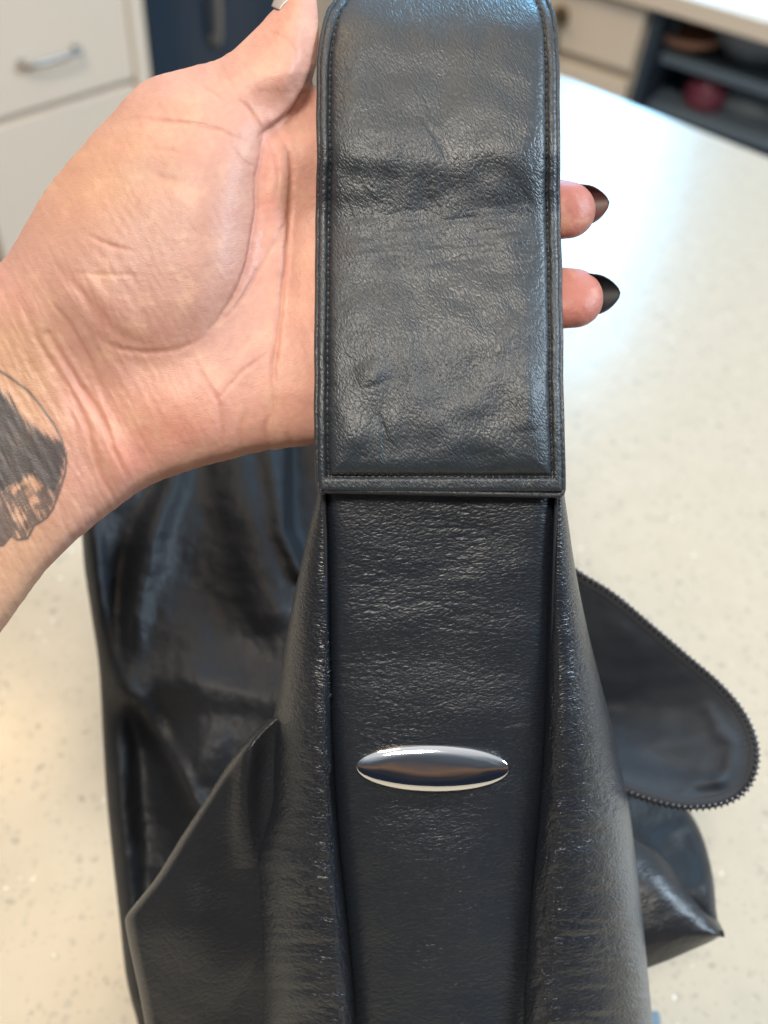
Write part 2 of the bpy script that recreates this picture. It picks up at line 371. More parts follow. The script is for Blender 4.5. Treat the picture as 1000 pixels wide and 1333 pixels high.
# dark glass appliance beside it
tR = tg(402, 10)
ov = thing('dishwasher', 'dark glass fronted appliance between white cabinets, seen above the thumb', 'dishwasher')
box_obj('appliance_body', *FL, (tL + 0.016, 0.02, -0.86), (tR, 0.6, -0.03), M_steel, ov)
box_obj('glass_door', *FL, (tL + 0.020, -0.006, -0.80), (tR - 0.006, 0.018, -0.06), M_steel, ov, bev=0.004)
hx = onwall(FL, 272, 20)
hb = [FL[0] + np.array([hx[0], -b, z]) @ FL[1] for z, b in ((hx[1] + 0.16, 0), (hx[1] + 0.15, 0.03), (hx[1] - 0.03, 0.03), (hx[1] - 0.045, 0))]
tube_obj('door_handle', smooth_pts(hb, 24), 0.008, M_nickel, ov)
cabC = thing('corner_cabinet', 'white corner cabinet glimpsed between thumb and strap', 'cabinet')
box_obj('cabinet_body', *FL, (tR + 0.004, 0.02, -0.90), (tR + 0.50, 0.6, -0.02), M_carc, cabC)
box_obj('door', *FL, (tR + 0.008, 0, -0.86), (tR + 0.496, 0.0195, -0.04), M_white, cabC, bev=0.004)
# right run
FRR = wallframe(onz(852, 6, -0.10), onz(1000, 50, -0.10))
q = lambda u, v: onwall(FRR, u, v)
print('RIGHT', q(852, 6), q(1000, 50), q(815, 120), q(730, 80), q(738, 20), 'isl', E1, E2)
tO = q(838, 60)[0]; zt = -0.10
tW = q(560, 40)[0]
cabR = thing('door_cabinet', 'white cabinet with a small dark knob, right of the strap', 'cabinet')
box_obj('cabinet_body', *FRR, (tW, 0.02, -0.93), (tO - 0.002, 0.55, zt), M_carc, cabR)
zb = q(770, 92)[1]
box_obj('door', *FRR, (tW + 0.004, 0, zb + 0.02), (tO - 0.012, 0.0195, zt - 0.012), M_white, cabR, bev=0.004)
box_obj('drawer_front', *FRR, (tW + 0.004, 0, -0.90), (tO - 0.012, 0.0195, zb), M_white, cabR, bev=0.004)
k = q(737, 16); kp = FRR[0] + np.array([k[0], -0.026, k[1]]) @ FRR[1]; kb = FRR[0] + np.array([k[0], 0.001, k[1]]) @ FRR[1]
tube_obj('knob', [kb, kb * .4 + kp * .6, kp * .9 + kb * .1, kp], [0.006, 0.006, 0.018, 0.012], M_brass, cabR, seg=14)
kp2 = kp - zv * 0.02; tube_obj('key_tag', [kp2, kp2 - zv * 0.05], [0.006, 0.009], M_brass, cabR)
shf = thing('open_shelf_unit', 'dark open shelf unit holding blurred kitchen things, far right', 'shelf unit')
tE = tO + 1.3
zs = q(905, 75)[1]
box_obj('back_board', *FRR, (tO + 0.001, 0.42, -0.90), (tE, 0.44, zt - 0.001), M_dark, shf)
box_obj('side_board', *FRR, (tO, 0.0, -0.90), (tO + 0.02, 0.419, zt - 0.001), M_dark, shf)
box_obj('side_board', *FRR, (tE - 0.02, 0.0, -0.90), (tE, 0.419, zt - 0.001), M_dark, shf)
box_obj('shelf_board', *FRR, (tO + 0.021, 0.06, zs - 0.05), (tE - 0.021, 0.418, zs - 0.03), M_shelf, shf)
box_obj('shelf_board', *FRR, (tO + 0.021, 0.02, -0.90), (tE - 0.021, 0.418, -0.87), M_shelf, shf)
top = box_obj('far_worktop', *FRR, (tW - 0.02, -0.03, zt + 0.0015), (tE + 0.1, 0.60, zt + 0.035), M_white)
top['label'] = 'pale worktop slab lying on the cabinets at the upper right corner'; top['category'] = 'worktop'
def standing(name, u, v, prof, mat, depth, zbase, label, cat):
    r = ray(u, v); o, A = FRR; kk = ((o - CAM) @ A[1] + depth) / (r @ A[1]); p = CAM + r * kk
    t = (p - o) @ A[0]; c = o + np.array([t, depth, zbase]) @ A
    V, Q = lathe(prof, c); ob = mesh_np(name, V, Q, mat); ob['label'] = label; ob['category'] = cat; return ob
zsh = zs - 0.0295
bowlp = lambda r, h: [(0.0005, 0), (r * .45, 0), (r * .5, .006), (r * .85, h * .5), (r, h), (r * .96, h), (r * .8, h * .5), (r * .4, .012), (0.0005, .012)]
canp = lambda r, h: [(0.0005, 0), (r * .96, 0), (r, .004), (r, h - .02), (r * .7, h - .004), (r * .5, h), (0.0005, h)]
standing('bowl', 895, 45, bowlp(0.075, 0.035), simple('terracotta', (0.55, 0.27, 0.17), 0.5), 0.12, zsh, 'shallow orange bowl on the upper shelf of the dark unit', 'bowl')
standing('bowl', 972, 85, bowlp(0.10, 0.075), simple('grey_ware', (0.20, 0.21, 0.23), 0.4), 0.16, zsh, 'grey bowl on the upper shelf near the picture edge', 'bowl')
standing('jar', 868, 52, canp(0.02, 0.045), simple('steel_jar', (0.24, 0.30, 0.36), 0.3), 0.10, zsh, 'small pale jar left of the orange bowl', 'jar')
zm = q(915, 172)[1]; hb_ = max(0.06, q(905, 112)[1] - zm)
box_obj('shelf_board', *FRR, (tO + 0.021, 0.06, zm - 0.02), (tE - 0.021, 0.418, zm), M_shelf, shf)
standing('bottle', 905, 165, [(0.0005, 0), (.040, 0), (.043, .006), (.043, hb_ * .55), (.034, hb_ * .7), (.018, hb_ * .85), (.018, hb_), (0.0005, hb_)], simple('red_plastic', (0.20, 0.045, 0.075), 0.4), 0.12, zm + 0.0005, 'dark red bottle standing low in the dark shelf unit', 'bottle')
standing('pot', 965, 190, canp(0.10, hb_ * 0.75), simple('grey_pan', (0.15, 0.17, 0.19), 0.35), 0.20, zm + 0.0005, 'grey cooking pot standing low in the dark shelf unit', 'pot')

# ------------------------------------------------------------------ the handbag
SC = 0.28 / FPX                     # metres per photo pixel at the strap
bag = thing('handbag', 'black leather shoulder bag held up by its wide strap, polished oval badge on the front', 'handbag')
def rows(v0, v1, step): return np.linspace(v0, v1, int((v1 - v0) / step) + 1)
def cosx(n, k=0.75):
    t = np.linspace(0, 1, n); return t * (1 - k) + k * (1 - np.cos(np.pi * t)) / 2

# --- strap: padded centre inside a stitched rim
sl = curve_x([(470, -170), (452, -60), (437, 0), (427, 16), (420, 45), (416, 90), (415, 200), (413, 400), (412, 560), (413, 612), (415, 642), (415, 700)])
sr = curve_x([(676, -170), (700, -60), (713, 0), (720, 20), (724, 60), (726, 130), (726, 210), (728, 330), (730, 450), (732, 560), (733, 600), (733, 642), (733, 700)])
vv = np.linspace(-200, 700, 1801)
slope = 0.00 * vv                                        # tilt: + leans back going up
slope += 1.5 * (1 - sm(vv, -30, 80)) + 0.22 * sm(vv, 30, 70) * (1 - sm(vv, 150, 215)) - 0.26 * sm(vv, 170, 225) * (1 - sm(vv, 255, 292))
slope += 0.26 * sm(vv, 270, 310) * (1 - sm(vv, 400, 470)) + 0.10 * sm(vv, 400, 470) * (1 - sm(vv, 520, 570)) - 0.08 * sm(vv, 550, 610)
slope += 0.8 * (1 - sm(vv, -120, -20))
zz = -np.cumsum(slope) * (vv[1] - vv[0]) * SC
def D_strap(v):
    z = np.interp(v, vv, zz); return 0.2800 + z - np.interp(620, vv, zz)
def strap_relief(u, v):
    """height towards the lens, metres"""
    L = u - sl(v); R = sr(v) - u; B = 641 - v
    e = np.minimum(np.minimum(L - 15, R - 15), B - 22)     # distance inside the stitch line
    pad = (0.0030 + 0.0008 * perlin(u / 40, v / 40, 17)) * (1 - np.exp(-np.clip(e, 0, None) / 13.0)) + 0.0004 * perlin(u / 15, v / 15, 18) * np.exp(-(e / 10.0) ** 2) - 0.0011 * np.exp(-((e + 0.5) / 3.2) ** 2)
    rim = np.minimum(np.minimum(L, R), B); rimh = -0.0022 * (1 - np.sqrt(np.clip(1 - (1 - np.clip(rim, 0, 7) / 7.0) ** 2, 0, 1)))
    h = pad + rimh
    ew = sm(e, 2, 30)
    # cross wrinkles where the strap flexes
    cc = sm(v, 255, 290) * (1 - sm(v, 330, 375))
    h += ew * cc * 0.00038 * fbm(u / 90 + 3, v / 13 + u / 160, 11, 3)
    h += ew * 0.0014 * perlin(u / 120 + 5, v / 110 + 1, 21) + ew * 0.00015 * perlin(u / 42, v / 46, 22)
    # slanting creases in the upper half, upright ones near the bottom
    r1 = np.abs(fbm((u * 0.86 - v * 0.42) / 30, (u * 0.42 + v * 0.86) / 110, 31, 3)); h -= ew * 0.00020 * np.exp(-(r1 / 0.04) ** 2) * sm(v, 40, 100) * (1 - sm(v, 480, 560)) * sm(perlin(u / 75, v / 75, 38), -.1, .25)
    r2 = np.abs(fbm(u / 36 + v / 300, v / 120, 35, 3)); h -= ew * 0.00016 * np.exp(-(r2 / 0.03) ** 2) * sm(v, 500, 560) * sm(perlin(u / 60, v / 60, 39), -.2, .2)
    h -= ew * 0.0005 * stroke(u, v, [(493, 535), (500, 560), (501, 600)], 3.0)
    h -= ew * 0.0004 * stroke(u, v, [(548, 150), (566, 178), (584, 210)], 3.0)
    h += ew * 0.0011 * stroke(u, v, [(690, 500), (697, 560)], 22) + ew * 0.0008 * stroke(u, v, [(478, 470), (490, 500)], 20)
    return h
_sl, _sr = sl, sr
sl = lambda v: _sl(v) + 1.6 * perlin(np.asarray(v, float) / 46, 0.3 + 0 * np.asarray(v, float), 15)
sr = lambda v: _sr(v) + 1.6 * perlin(np.asarray(v, float) / 52, 0.7 + 0 * np.asarray(v, float), 16)
V = rows(-170, 641, 1.9); T = cosx(170, 0.45)
u = sl(V)[:, None] + (sr(V) - sl(V))[:, None] * T; v = np.repeat(V[:, None], len(T), 1)
v = v + np.where(v > 560, 3.0 * ((u - 573) / 158) * sm(v, 560, 641) + 1.2 * perlin(u / 60, v * 0 + 3.3, 5) * sm(v, 560, 641), 0)
P = W(u, v, D_strap(v) - strap_relief(u, v))
grid_mesh('strap', P, L_strap, bag, uv=np.stack([u, v], -1) * SC, thick=0.0042)
strap = bpy.data.objects['strap']
# folded leather edge running down both sides and under the flap
def edge_path():
    a = [(sl(x) + 1.0, x) for x in np.linspace(-150, 628, 120)]
    b = [(sl(641) + 1.5 + 4 * (1 - math.cos(t)) , 633 + 8 * math.sin(t)) for t in np.linspace(0, math.pi / 2, 7)]
    c = [(x, 641.5 + 3.0 * ((x - 573) / 158)) for x in np.linspace(sl(641) + 8, sr(641) - 8, 60)]
    d = [(sr(641) - 1.5 - 4 * (1 - math.cos(t)), 636 + 8 * math.sin(t)) for t in np.linspace(math.pi / 2, 0, 7)]
    e_ = [(sr(x) - 1.0, x) for x in np.linspace(632, -150, 120)]
    return np.array(a + b + c + d + e_)
ep = edge_path(); Pe = W(ep[:, 0], ep[:, 1], D_strap(ep[:, 1]) + 0.0026)
# flattened roll: the binding
Vt, Qt, Tt = tube('x', Pe, 0.0010, None, seg=10)
ax = RW @ np.array([0, 0, 1.0]); ce = np.repeat(Pe, 10, 0)
Vt[:len(ce)] += ((Vt[:len(ce)] - ce) @ ax)[:, None] * ax * 0.9
uvt = np.zeros((len(Vt), 2)); al = np.cumsum(np.r_[0, np.linalg.norm(np.diff(Pe, axis=0), axis=1)])
uvt[:len(ce), 0] = np.repeat(al, 10); uvt[:len(ce), 1] = np.tile(np.arange(10) * 0.0012, len(Pe))
mesh_np('edge_binding', Vt, Qt, L_rim, bag, uv=uvt, tris=Tt)
# stitching along the rim
ac = Acc()
path = [(sl(x) + 15, x) for x in np.linspace(-140, 618, 100)] + [(x, 619 + 3 * ((x - 573) / 158)) for x in np.linspace(sl(620) + 16, sr(620) - 16, 40)] + [(sr(x) - 15, x) for x in np.linspace(618, -140, 100)]
path = np.array(path); L = np.cumsum(np.r_[0, np.hypot(*np.diff(path, axis=0).T)]); s = 4.0
while s < L[-1] - 8:
    a = [np.interp(s + t, L, path[:, i]) for t in (0, 2.2, 4.4, 6.6) for i in (0, 1)]
    a = np.array(a).reshape(4, 2); hh = strap_relief(a[:, 0], a[:, 1]) + np.array([-.0003, .0003, .0003, -.0003])
    ac.add(*tube('x', W(a[:, 0], a[:, 1], D_strap(a[:, 1]) - hh), 0.00030, None, seg=6)); s += 9.2 + 0.9 * random.uniform(-1, 1)
st = ac.build('stitching', M_thread, bag); st['kind'] = 'stuff'

# --- front of the bag below the strap
seamL = curve_x([(424, 560), (425, 640), (427, 700), (428, 800), (430, 950), (437, 1080), (447, 1180), (455, 1260), (461, 1340), (466, 1460)])
seamR = curve_x([(722, 560), (721, 640), (719, 700), (716, 800), (712, 950), (706, 1050), (697, 1150), (689, 1250), (684, 1340), (680, 1460)])
def D_front(v): return 0.2868 + 0.034 * np.clip((v - 620) / 713, 0, 2) ** 1.15
def front_relief(u, v):
    L = u - seamL(v); R = seamR(v) - u; e = np.minimum(L, R)
    wide = 10 + 22 * sm(v, 700, 1300)
    h = -(0.0042 + 0.003 * sm(v, 850, 1150)) * np.exp(-np.clip(e, 0, None) / wide * 1.2) * sm(v, 600, 760) - 0.0022 * np.exp(-np.clip(e, 0, None) / 6)
    h += 0.0040 * np.sin(np.pi * np.clip((u - seamL(v)) / (seamR(v) - seamL(v)), 0, 1)) * sm(v, 700, 1250)
    ew = sm(e, 2, 26)
    h += ew * 0.0010 * perlin(u / 130, v / 60, 41) + ew * 0.0002 * perlin(u / 60 + 9, v / 24, 42)
    r = np.abs(fbm(u / 120 + 2, v / 17 + 0.25 * np.sin(u / 60), 43, 3)); m = sm(perlin(u / 90, v / 60, 44), -0.2, 0.3)
    h -= ew * 0.00022 * np.exp(-(r / 0.05) ** 2) * m
    r = np.abs(fbm(u / 70 + 7, v / 11 - u / 400, 46, 2)); h -= sm(e, 1, 12) * 0.00010 * np.exp(-(r / 0.07) ** 2) * sm(perlin(u / 60, v / 70, 47), -0.1, 0.3)
    h -= ew * 0.0005 * stroke(u, v, [(655, 945), (680, 940), (700, 939)], 2.4)
    h -= 0.0004 * stroke(u, v, [(470, 1030), (560, 1052), (650, 1034)], 10)       # the leather dips round the badge
    return h
V = rows(596, 1460, 2.0); T = cosx(150, 0.4)
u = seamL(V)[:, None] + (seamR(V) - seamL(V))[:, None] * T; v = np.repeat(V[:, None], len(T), 1)
P = W(u, v, D_front(v) - front_relief(u, v))
grid_mesh('front_panel', P, L_panel, bag, uv=np.stack([u, v], -1) * SC, thick=0.0014)

# --- soft side folds either side of the panel
def side_fold(name, seam, outer, sign, crest_w, Rd, seed, mat):
    V = rows(598, 1460, 2.2); n1, n2 = 60, 90
    s1 = np.linspace(0, 1, n1, endpoint=False); ph = np.linspace(0, math.radians(125), n2)
    U = []; Dp = []
    for x in V:
        a, b = seam(x), outer(x); wd = abs(b - a); cw = min(crest_w(x), wd * 0.55); rd = Rd(x)
        c = a + sign * cw; hc = 0.0020 + 0.0035 * float(sm(x, 650, 1000))
        base = float(D_front(x)) + 0.0030
        # from the seam groove up to the crest
        uu_ = a - sign * 3 + (c - a + sign * 3) * s1; dd = base + 0.0022 - (0.0022 + hc) * np.sin(s1 * np.pi / 2) ** 0.8
        uo = c + (b - c) * np.sin(ph); do = base - hc + rd * (1 - np.cos(ph))
        U.append(np.r_[uu_, uo]); Dp.append(np.r_[dd, do])
    u = np.array(U); d = np.array(Dp); v = np.repeat(V[:, None], u.shape[1], 1)
    s = np.linspace(0, 1, u.shape[1])[None] + 0 * u; ew = sm(s, 0.03, 0.2)
    q = s * 0.5                                        # wrinkles run across the fold
    d = d - ew * (0.0013 * perlin(s * 2.2 + seed, v / 110, seed) + 0.0009 * fbm(s * 4 + v / 200, v / 38, seed + 1, 3) * sm(v, 700, 1000) + 0.00042 * fbm(s * 3 + v / 300, v / 12, seed + 5, 2) * sm(v, 880, 1150))
    r = np.abs(fbm(s * 5 + seed, v / 20 + s * 2.5, seed + 2, 3)); d = d + ew * 0.0005 * np.exp(-(r / 0.06) ** 2) * sm(perlin(s * 4, v / 70, seed + 3), -.15, .3) * sm(v, 690, 980)
    arc = np.cumsum(np.hypot(np.diff(u, axis=1, prepend=u[:, :1]) * SC, np.diff(d, axis=1, prepend=d[:, :1])), axis=1)
    if sign < 0: u, v, d, arc = u[:, ::-1], v[:, ::-1], d[:, ::-1], arc[:, ::-1]
    return grid_mesh(name, W(u, v, d), mat, bag, uv=np.stack([arc, v * SC], -1), thick=0.0013)
outL = curve_x([(420, 596), (416, 625), (409, 660), (396, 715), (378, 800), (362, 900), (352, 960), (347, 1010), (342, 1050), (328, 1090), (320, 1125), (321, 1180), (324, 1260), (328, 1340), (332, 1460)])
outR = curve_x([(727, 596), (732, 625), (738, 665), (749, 740), (764, 815), (780, 880), (797, 945), (809, 1000), (821, 1065), (829, 1130), (837, 1200), (844, 1270), (850, 1340), (856, 1460)])
side_fold('side_fold', seamL, outL, -1, lambda x: 6 + 14 * sm(x, 800, 1300), lambda x: 0.010 + 0.030 * float(sm(x, 640, 1100)), 51, L_side)
side_fold('side_fold', seamR, outR, 1, lambda x: 8 + 26 * sm(x, 700, 1250), lambda x: 0.010 + 0.034 * float(sm(x, 640, 1100)), 61, L_side)
# thin raised seam edges beside the panel, near the strap
for f_, sg in ((seamL, -1), (seamR, 1)):
    V = np.linspace(640, 900, 80); tube_obj('seam_cord', W(f_(V) + sg * 3.5, V, D_front(V) + 0.0008 + 0.002 * sm(V, 700, 900)), np.linspace(0.0007, 0.0003, 80), L_rim, bag, seg=8)

# --- badge
bc = (563.5, 999.5); A_, B_ = 99.5, 31.5; tl = math.radians(0.8)
rr_ = np.r_[np.linspace(0, 0.9, 26), np.linspace(0.92, 1.0, 12)]; th = np.linspace(0, 2 * np.pi, 161)[:-1]
RR, TH = np.meshgrid(rr_, th, indexing='ij')
ex = A_ * RR * np.cos(TH); ey = B_ * RR * np.sin(TH); prof = 0.0026 * (0.22 * (1 - RR ** 2) + 0.78 * np.clip(1 - RR ** 4.0, 0, 1) ** 0.6) 
ub = bc[0] + ex * math.cos(tl) - ey * math.sin(tl); vb = bc[1] + ex * math.sin(tl) + ey * math.cos(tl)
base = float(D_front(999)) - float(front_relief(np.array([563.]), np.array([999.]))[0]) - 0.0004
tiltv = 0.034 * 1.05 / 713 * 0.0
dd = base + (vb - bc[1]) * tiltv - prof
Pb = W(ub, vb, dd)
I = np.arange(Pb.shape[0] * 160).reshape(-1, 160); J = np.roll(I, -1, 1)
side = W(ub[-1], vb[-1], dd[-1] + 0.002); Vb = np.vstack([Pb.reshape(-1, 3), side]); K = len(Pb.reshape(-1, 3)) + np.arange(160)
Qb = np.vstack([np.stack([I[:-1], I[1:], J[1:], J[:-1]], -1).reshape(-1, 4), np.stack([I[-1], K, np.roll(K, -1), J[-1]], -1)])
bd = mesh_np('badge', Vb, Qb, M_chrome, bag)

# --- left wing of the body, with its turned corner
def sheet(name, L, R, v0, v1, depth, mat, step=3.0, n=110, thick=0.0016, roll=(1, 0), rr=9, rd=0.006, parent=bag, k=0.4):
    V = rows(v0, v1, step); T = cosx(n, k); l_, r_ = L(V)[:, None], R(V)[:, None]
    u = l_ + (r_ - l_) * T; v = np.repeat(V[:, None], n, 1); d = depth(u, v)
    for on, e in ((roll[0], u - l_), (roll[1], r_ - u)):
        if on: d = d + rd * (1 - np.sqrt(np.clip(1 - (1 - np.clip(e, 0, rr) / rr) ** 2, 0, 1)))
    return grid_mesh(name, W(u, v, d), mat, parent, uv=np.stack([u, v], -1) * SC, thick=thick)
wl_ = curve_x([(352, 932), (334, 950), (318, 968), (300, 990), (268, 1040), (235, 1091), (205, 1140), (180, 1172), (166, 1190), (163, 1200), (167, 1225), (174, 1258), (182, 1296), (189, 1335), (200, 1400), (215, 1460)])
def d_wing(u, v):
    d = 0.0 + D_front(v) + 0.016 + 0.00004 * np.clip(330 - u, 0, 400)
    d = d - 0.0045 * stroke(u, v, [(352, 925), (326, 965), (319, 1010), (317, 1070), (320, 1130)], 16)
    d = d - 0.0040 * stroke(u, v, [(166, 1195), (250, 1215), (330, 1260)], 70) - 0.0030 * stroke(u, v, [(300, 1010), (250, 1150), (240, 1340)], 45)
    return d - 0.002 * fbm(u / 120, v / 130, 71, 2)
sheet('side_wing', wl_, lambda V: 0 * V + 420, 934, 1460, d_wing, L_wing, n=130, rr=14, rd=0.010)

# --- body behind: soft panel lying back towards the worktop
bl = curve_x([(112, 560), (107, 640), (106, 680), (110, 740), (119, 800), (129, 870), (134, 960), (139, 1040), (147, 1120), (156, 1200), (164, 1270), (176, 1320), (190, 1360), (230, 1420)])
def d_back(u, v):
    d = 0.435 - 0.00003 * (v - 560) + 0.00010 * np.clip(260 - u, 0, 200) + 0.00022 * 40 * np.logaddexp(0, (850 - v) / 40) * (0.35 + 0.65 * sm(u, 165, 270))
    G = lambda pts, w, a: 0.8 * a * stroke(u, v, pts, w * 1.4, False)
    d = d - G([(240, 560), (225, 625), (195, 700), (174, 800), (168, 900)], 13, 0.010)                  # long soft ridge
    d = d + G([(205, 600), (170, 700), (150, 800), (158, 900), (172, 1000), (185, 1200)], 20, 0.012)      # deep fold left of it
    d = d - G([(110, 640), (135, 800), (156, 900), (165, 1040), (178, 1300)], 12, 0.010)
    d = d - G([(300, 590), (330, 680), (352, 790)], 26, 0.012) + G([(250, 760), (300, 800), (340, 850)], 40, 0.006)
    d = d - G([(168, 895), (240, 888), (360, 912)], 20, 0.006) + G([(180, 940), (260, 935), (340, 945)], 28, 0.006)
    d = d - G([(182, 915), (215, 970), (258, 1050)], 10, 0.009) - G([(258, 985), (300, 950), (335, 955)], 26, 0.006)
    d = d + G([(200, 980), (215, 1060), (235, 1150)], 26, 0.014)
    d = d - G([(350, 580), (362, 640), (368, 690), (392, 745)], 10, 0.009) + 0.030 * sm(u - 368 - np.clip(v - 690, 0, 400) * .45, 0, 16) * (1 - sm(v, 740, 900))
    return d - 0.003 * fbm(u / 90, v / 150, 81, 2) - 0.0009 * fbm(u / 26, v / 34, 85, 3)
sheet('back_panel', bl, lambda V: 0 * V + 700, 540, 1420, d_back, L_back, step=3.0, n=230, rr=22, rd=0.014, k=0.2)

# --- gaping zip opening on the right
zc = smooth_pts([(600, 640), (690, 700), (757, 745), (800, 772), (848, 812), (895, 852), (935, 886), (965, 920), (983, 955), (988, 988), (979, 1020), (958, 1041), (925, 1052), (885, 1053), (845, 1044), (800, 1028), (740, 1010), (650, 990)], 420)
def d_zip(u, v): return 0.352 + 0.022 * sm(v, 1060, 760) + 0.012 * sm(u, 800, 990)
L_ = np.cumsum(np.r_[0, np.hypot(*np.diff(zc, axis=0).T)]); N2 = 380
zs_ = np.linspace(0, L_[-1], N2); zc = np.stack([np.interp(zs_, L_, zc[:, i]) for i in (0, 1)], 1)
cen = np.array([790.0, 930.0]); tn = np.gradient(zc, axis=0); tn /= np.linalg.norm(tn, axis=1, keepdims=True)
nin = np.stack([-tn[:, 1], tn[:, 0]], 1); nin *= np.sign(((cen - zc) * nin).sum(1))[:, None]
zipo = None
# tape: a curved strip from the teeth inward, the lining falls away behind it
prof_w = np.array([0, 2, 5, 8, 11, 13, 15]); prof_d = np.array([0, -.0003, -.0003, -.0002, 0, .0003, .0008])
u = zc[:, 0][:, None] + nin[:, 0][:, None] * prof_w; v = zc[:, 1][:, None] + nin[:, 1][:, None] * prof_w
tape = grid_mesh('zip_tape', W(u, v, d_zip(zc[:, 0], zc[:, 1])[:, None] + prof_d), M_tape, bag, uv=np.stack([u, v], -1) * SC, thick=0.0008)
# lining: radial sheet from the tape into the pocket
K = 60; s = np.linspace(0, 1, K)[None]; a0 = zc + nin * 10
u = a0[:, 0][:, None] * (1 - s) + 740 * s; v = a0[:, 1][:, None] * (1 - s) + 925 * s
d0 = d_zip(zc[:, 0], zc[:, 1])[:, None] + 0.0002
d = d0 + 0.026 * s ** 1.25 * np.ones_like(u)
G = lambda pts, w, a: a * stroke(u, v, pts, w, False)
fade = sm(s, 0.0, 0.12)
d = d - fade * (G([(925, 925), (940, 950), (955, 968), (948, 1005), (940, 1015)], 11, .0016) + G([(940, 1018), (905, 1022), (890, 1038)], 10, .0014) + G([(800, 1000), (870, 1018), (930, 1016)], 12, .0018) + G([(800, 975), (870, 965), (930, 955)], 16, .0018)
         + .0012 * fbm(u / 50, v / 50, 91, 2))
grid_mesh('lining', W(u, v, d), M_lining, bag, uv=np.stack([u, v], -1) * SC, thick=0.0006)
# the leather edge outside the zip, seen below its lower run
def tooth_mesh():
    V = np.array([[x, y, z] for z in (-1, 1) for x, y in ((-1, -1.0), (.3, -1.0), (1.15, -.45), (1.15, .45), (.3, 1.0), (-1, 1.0))], float)
    Q = [[0, 1, 4, 5], [1, 2, 3, 4], [6, 11, 10, 7], [7, 10, 9, 8]] + [[i, i + 6, (i + 1) % 6 + 6, (i + 1) % 6] for i in range(6)]
    o = mesh_np('zip_tooth', V, Q, M_tooth, tape, smooth=False); return o
t0_ = tooth_mesh(); first = True
step = 8.1; k_ = 0; pos = 60.0
while pos < L_[-1] - 60:
    c = np.array([np.interp(pos, zs_, zc[:, i]) for i in (0, 1)]); n_ = np.array([np.interp(pos, zs_, nin[:, i]) for i in (0, 1)])
    if c[0] > 730:
        o = t0_ if first else t0_.copy()
        if not first: COL.objects.link(o)
        first = False
        dz = float(d_zip(*c)); p = W(*(c + n_ * 2.2), dz - 0.0006)
        X = W(*(c - n_ * 10), dz) - W(*c, dz); X /= np.linalg.norm(X); Z = CAM - p; Z -= X * (Z @ X); Z /= np.linalg.norm(Z); Y = np.cross(Z, X)
        sx, sy, sz = 0.00105, 0.00055, 0.0008
        o.matrix_world = Matrix([[X[i] * sx, Y[i] * sy, Z[i] * sz, p[i]] for i in range(3)] + [[0, 0, 0, 1]]); o.parent = tape
    pos += step; k_ += 1

# --- leather under the zip: blue-lit bulge and the pointed corner in front of it
pr = curve_x([(830, 1020), (880, 1040), (900, 1060), (917, 1095), (928, 1140), (932, 1180), (932, 1205), (905, 1228), (850, 1246), (820, 1250)])
def d_bulge(u, v):
    return 0.395 + 0.030 * sm(v, 1180, 1040) - 0.008 * stroke(u, v, [(800, 1060), (860, 1110), (935, 1200)], 45, False) + 0.003 * stroke(u, v, [(880, 1080), (905, 1150)], 18) - 0.0018 * fbm(u / 50, v / 50, 95, 2)
sheet('side_bulge', lambda V: 0 * V + 700, pr, 1022, 1246, d_bulge, L_back, step=2.5, n=110, roll=(0, 1), rr=16, rd=0.012)
ctop = smooth_pts([(760, 1040), (822, 1088), (860, 1112), (898, 1150), (930, 1190), (943, 1214)], 90)
cbot = smooth_pts([(760, 1290), (838, 1262), (870, 1250), (900, 1237), (925, 1226), (943, 1216)], 90)
T = np.linspace(0, 1, 60)
u = ctop[:, 0][:, None] * (1 - T) + cbot[:, 0][:, None] * T; v = ctop[:, 1][:, None] * (1 - T) + cbot[:, 1][:, None] * T
d = 0.375 + 0.008 * (1 - np.sin(np.pi * T)[None]) ** 2 + 0.004 * sm(u, 850, 945) - 0.0012 * stroke(u, v, [(820, 1130), (880, 1180), (940, 1214)], 20) - 0.0004 * fbm(u / 60, v / 24 + u / 90, 97, 2) + 0.015 * (1 - T)[None] ** 2
grid_mesh('pointed_corner', W(u, v, d)[:, ::-1], L_wing, bag, uv=np.stack([u, v], -1)[:, ::-1] * SC, thick=0.0014)
# hanging strip at the lower right, in an even pale blue-grey
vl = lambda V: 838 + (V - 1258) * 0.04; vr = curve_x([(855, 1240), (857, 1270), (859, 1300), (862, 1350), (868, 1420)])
sheet('lower_edge', vl, vr, 1240, 1420, lambda u, v: 0.40 + 0.0006 * (1420 - v), M_strip, n=20, roll=(0, 1), rr=5, rd=0.004)

# ------------------------------------------------------------------ the hand (one continuous surface, grown from an implicit field)
GS = 4.0; U0, V0, W0 = -120.0, -110.0, -140.0
gu = np.arange(U0, 830, GS); gv = np.arange(V0, 960, GS); gw = np.arange(W0, 236, GS)
GU, GV = np.meshgrid(gu, gv, indexing='ij')
OUT = smooth_pts([(-260, 560), (-150, 480), (-60, 397), (0, 345), (20, 318), (38, 286), (62, 246), (100, 200), (145, 150), (180, 113), (200, 101), (245, 89), (285, 76), (312, 56), (330, 37), (349, 16), (362, -2), (372, -25), (380, -48), (396, -60), (410, -46), (416, -10), (418, 30), (415, 74), (410, 95), (404, 111), (412, 113), (440, 110), (480, 110), (520, 112), (555, 124), (575, 160),
                  (585, 250), (585, 350), (580, 450), (560, 525), (520, 556), (470, 570), (412, 577), (380, 581), (350, 584), (320, 591), (290, 599), (240, 613), (190, 633), (150, 661), (100, 701), (60, 741), (30, 781), (0, 823), (-60, 900), (-150, 1010), (-260, 1150)], 420)
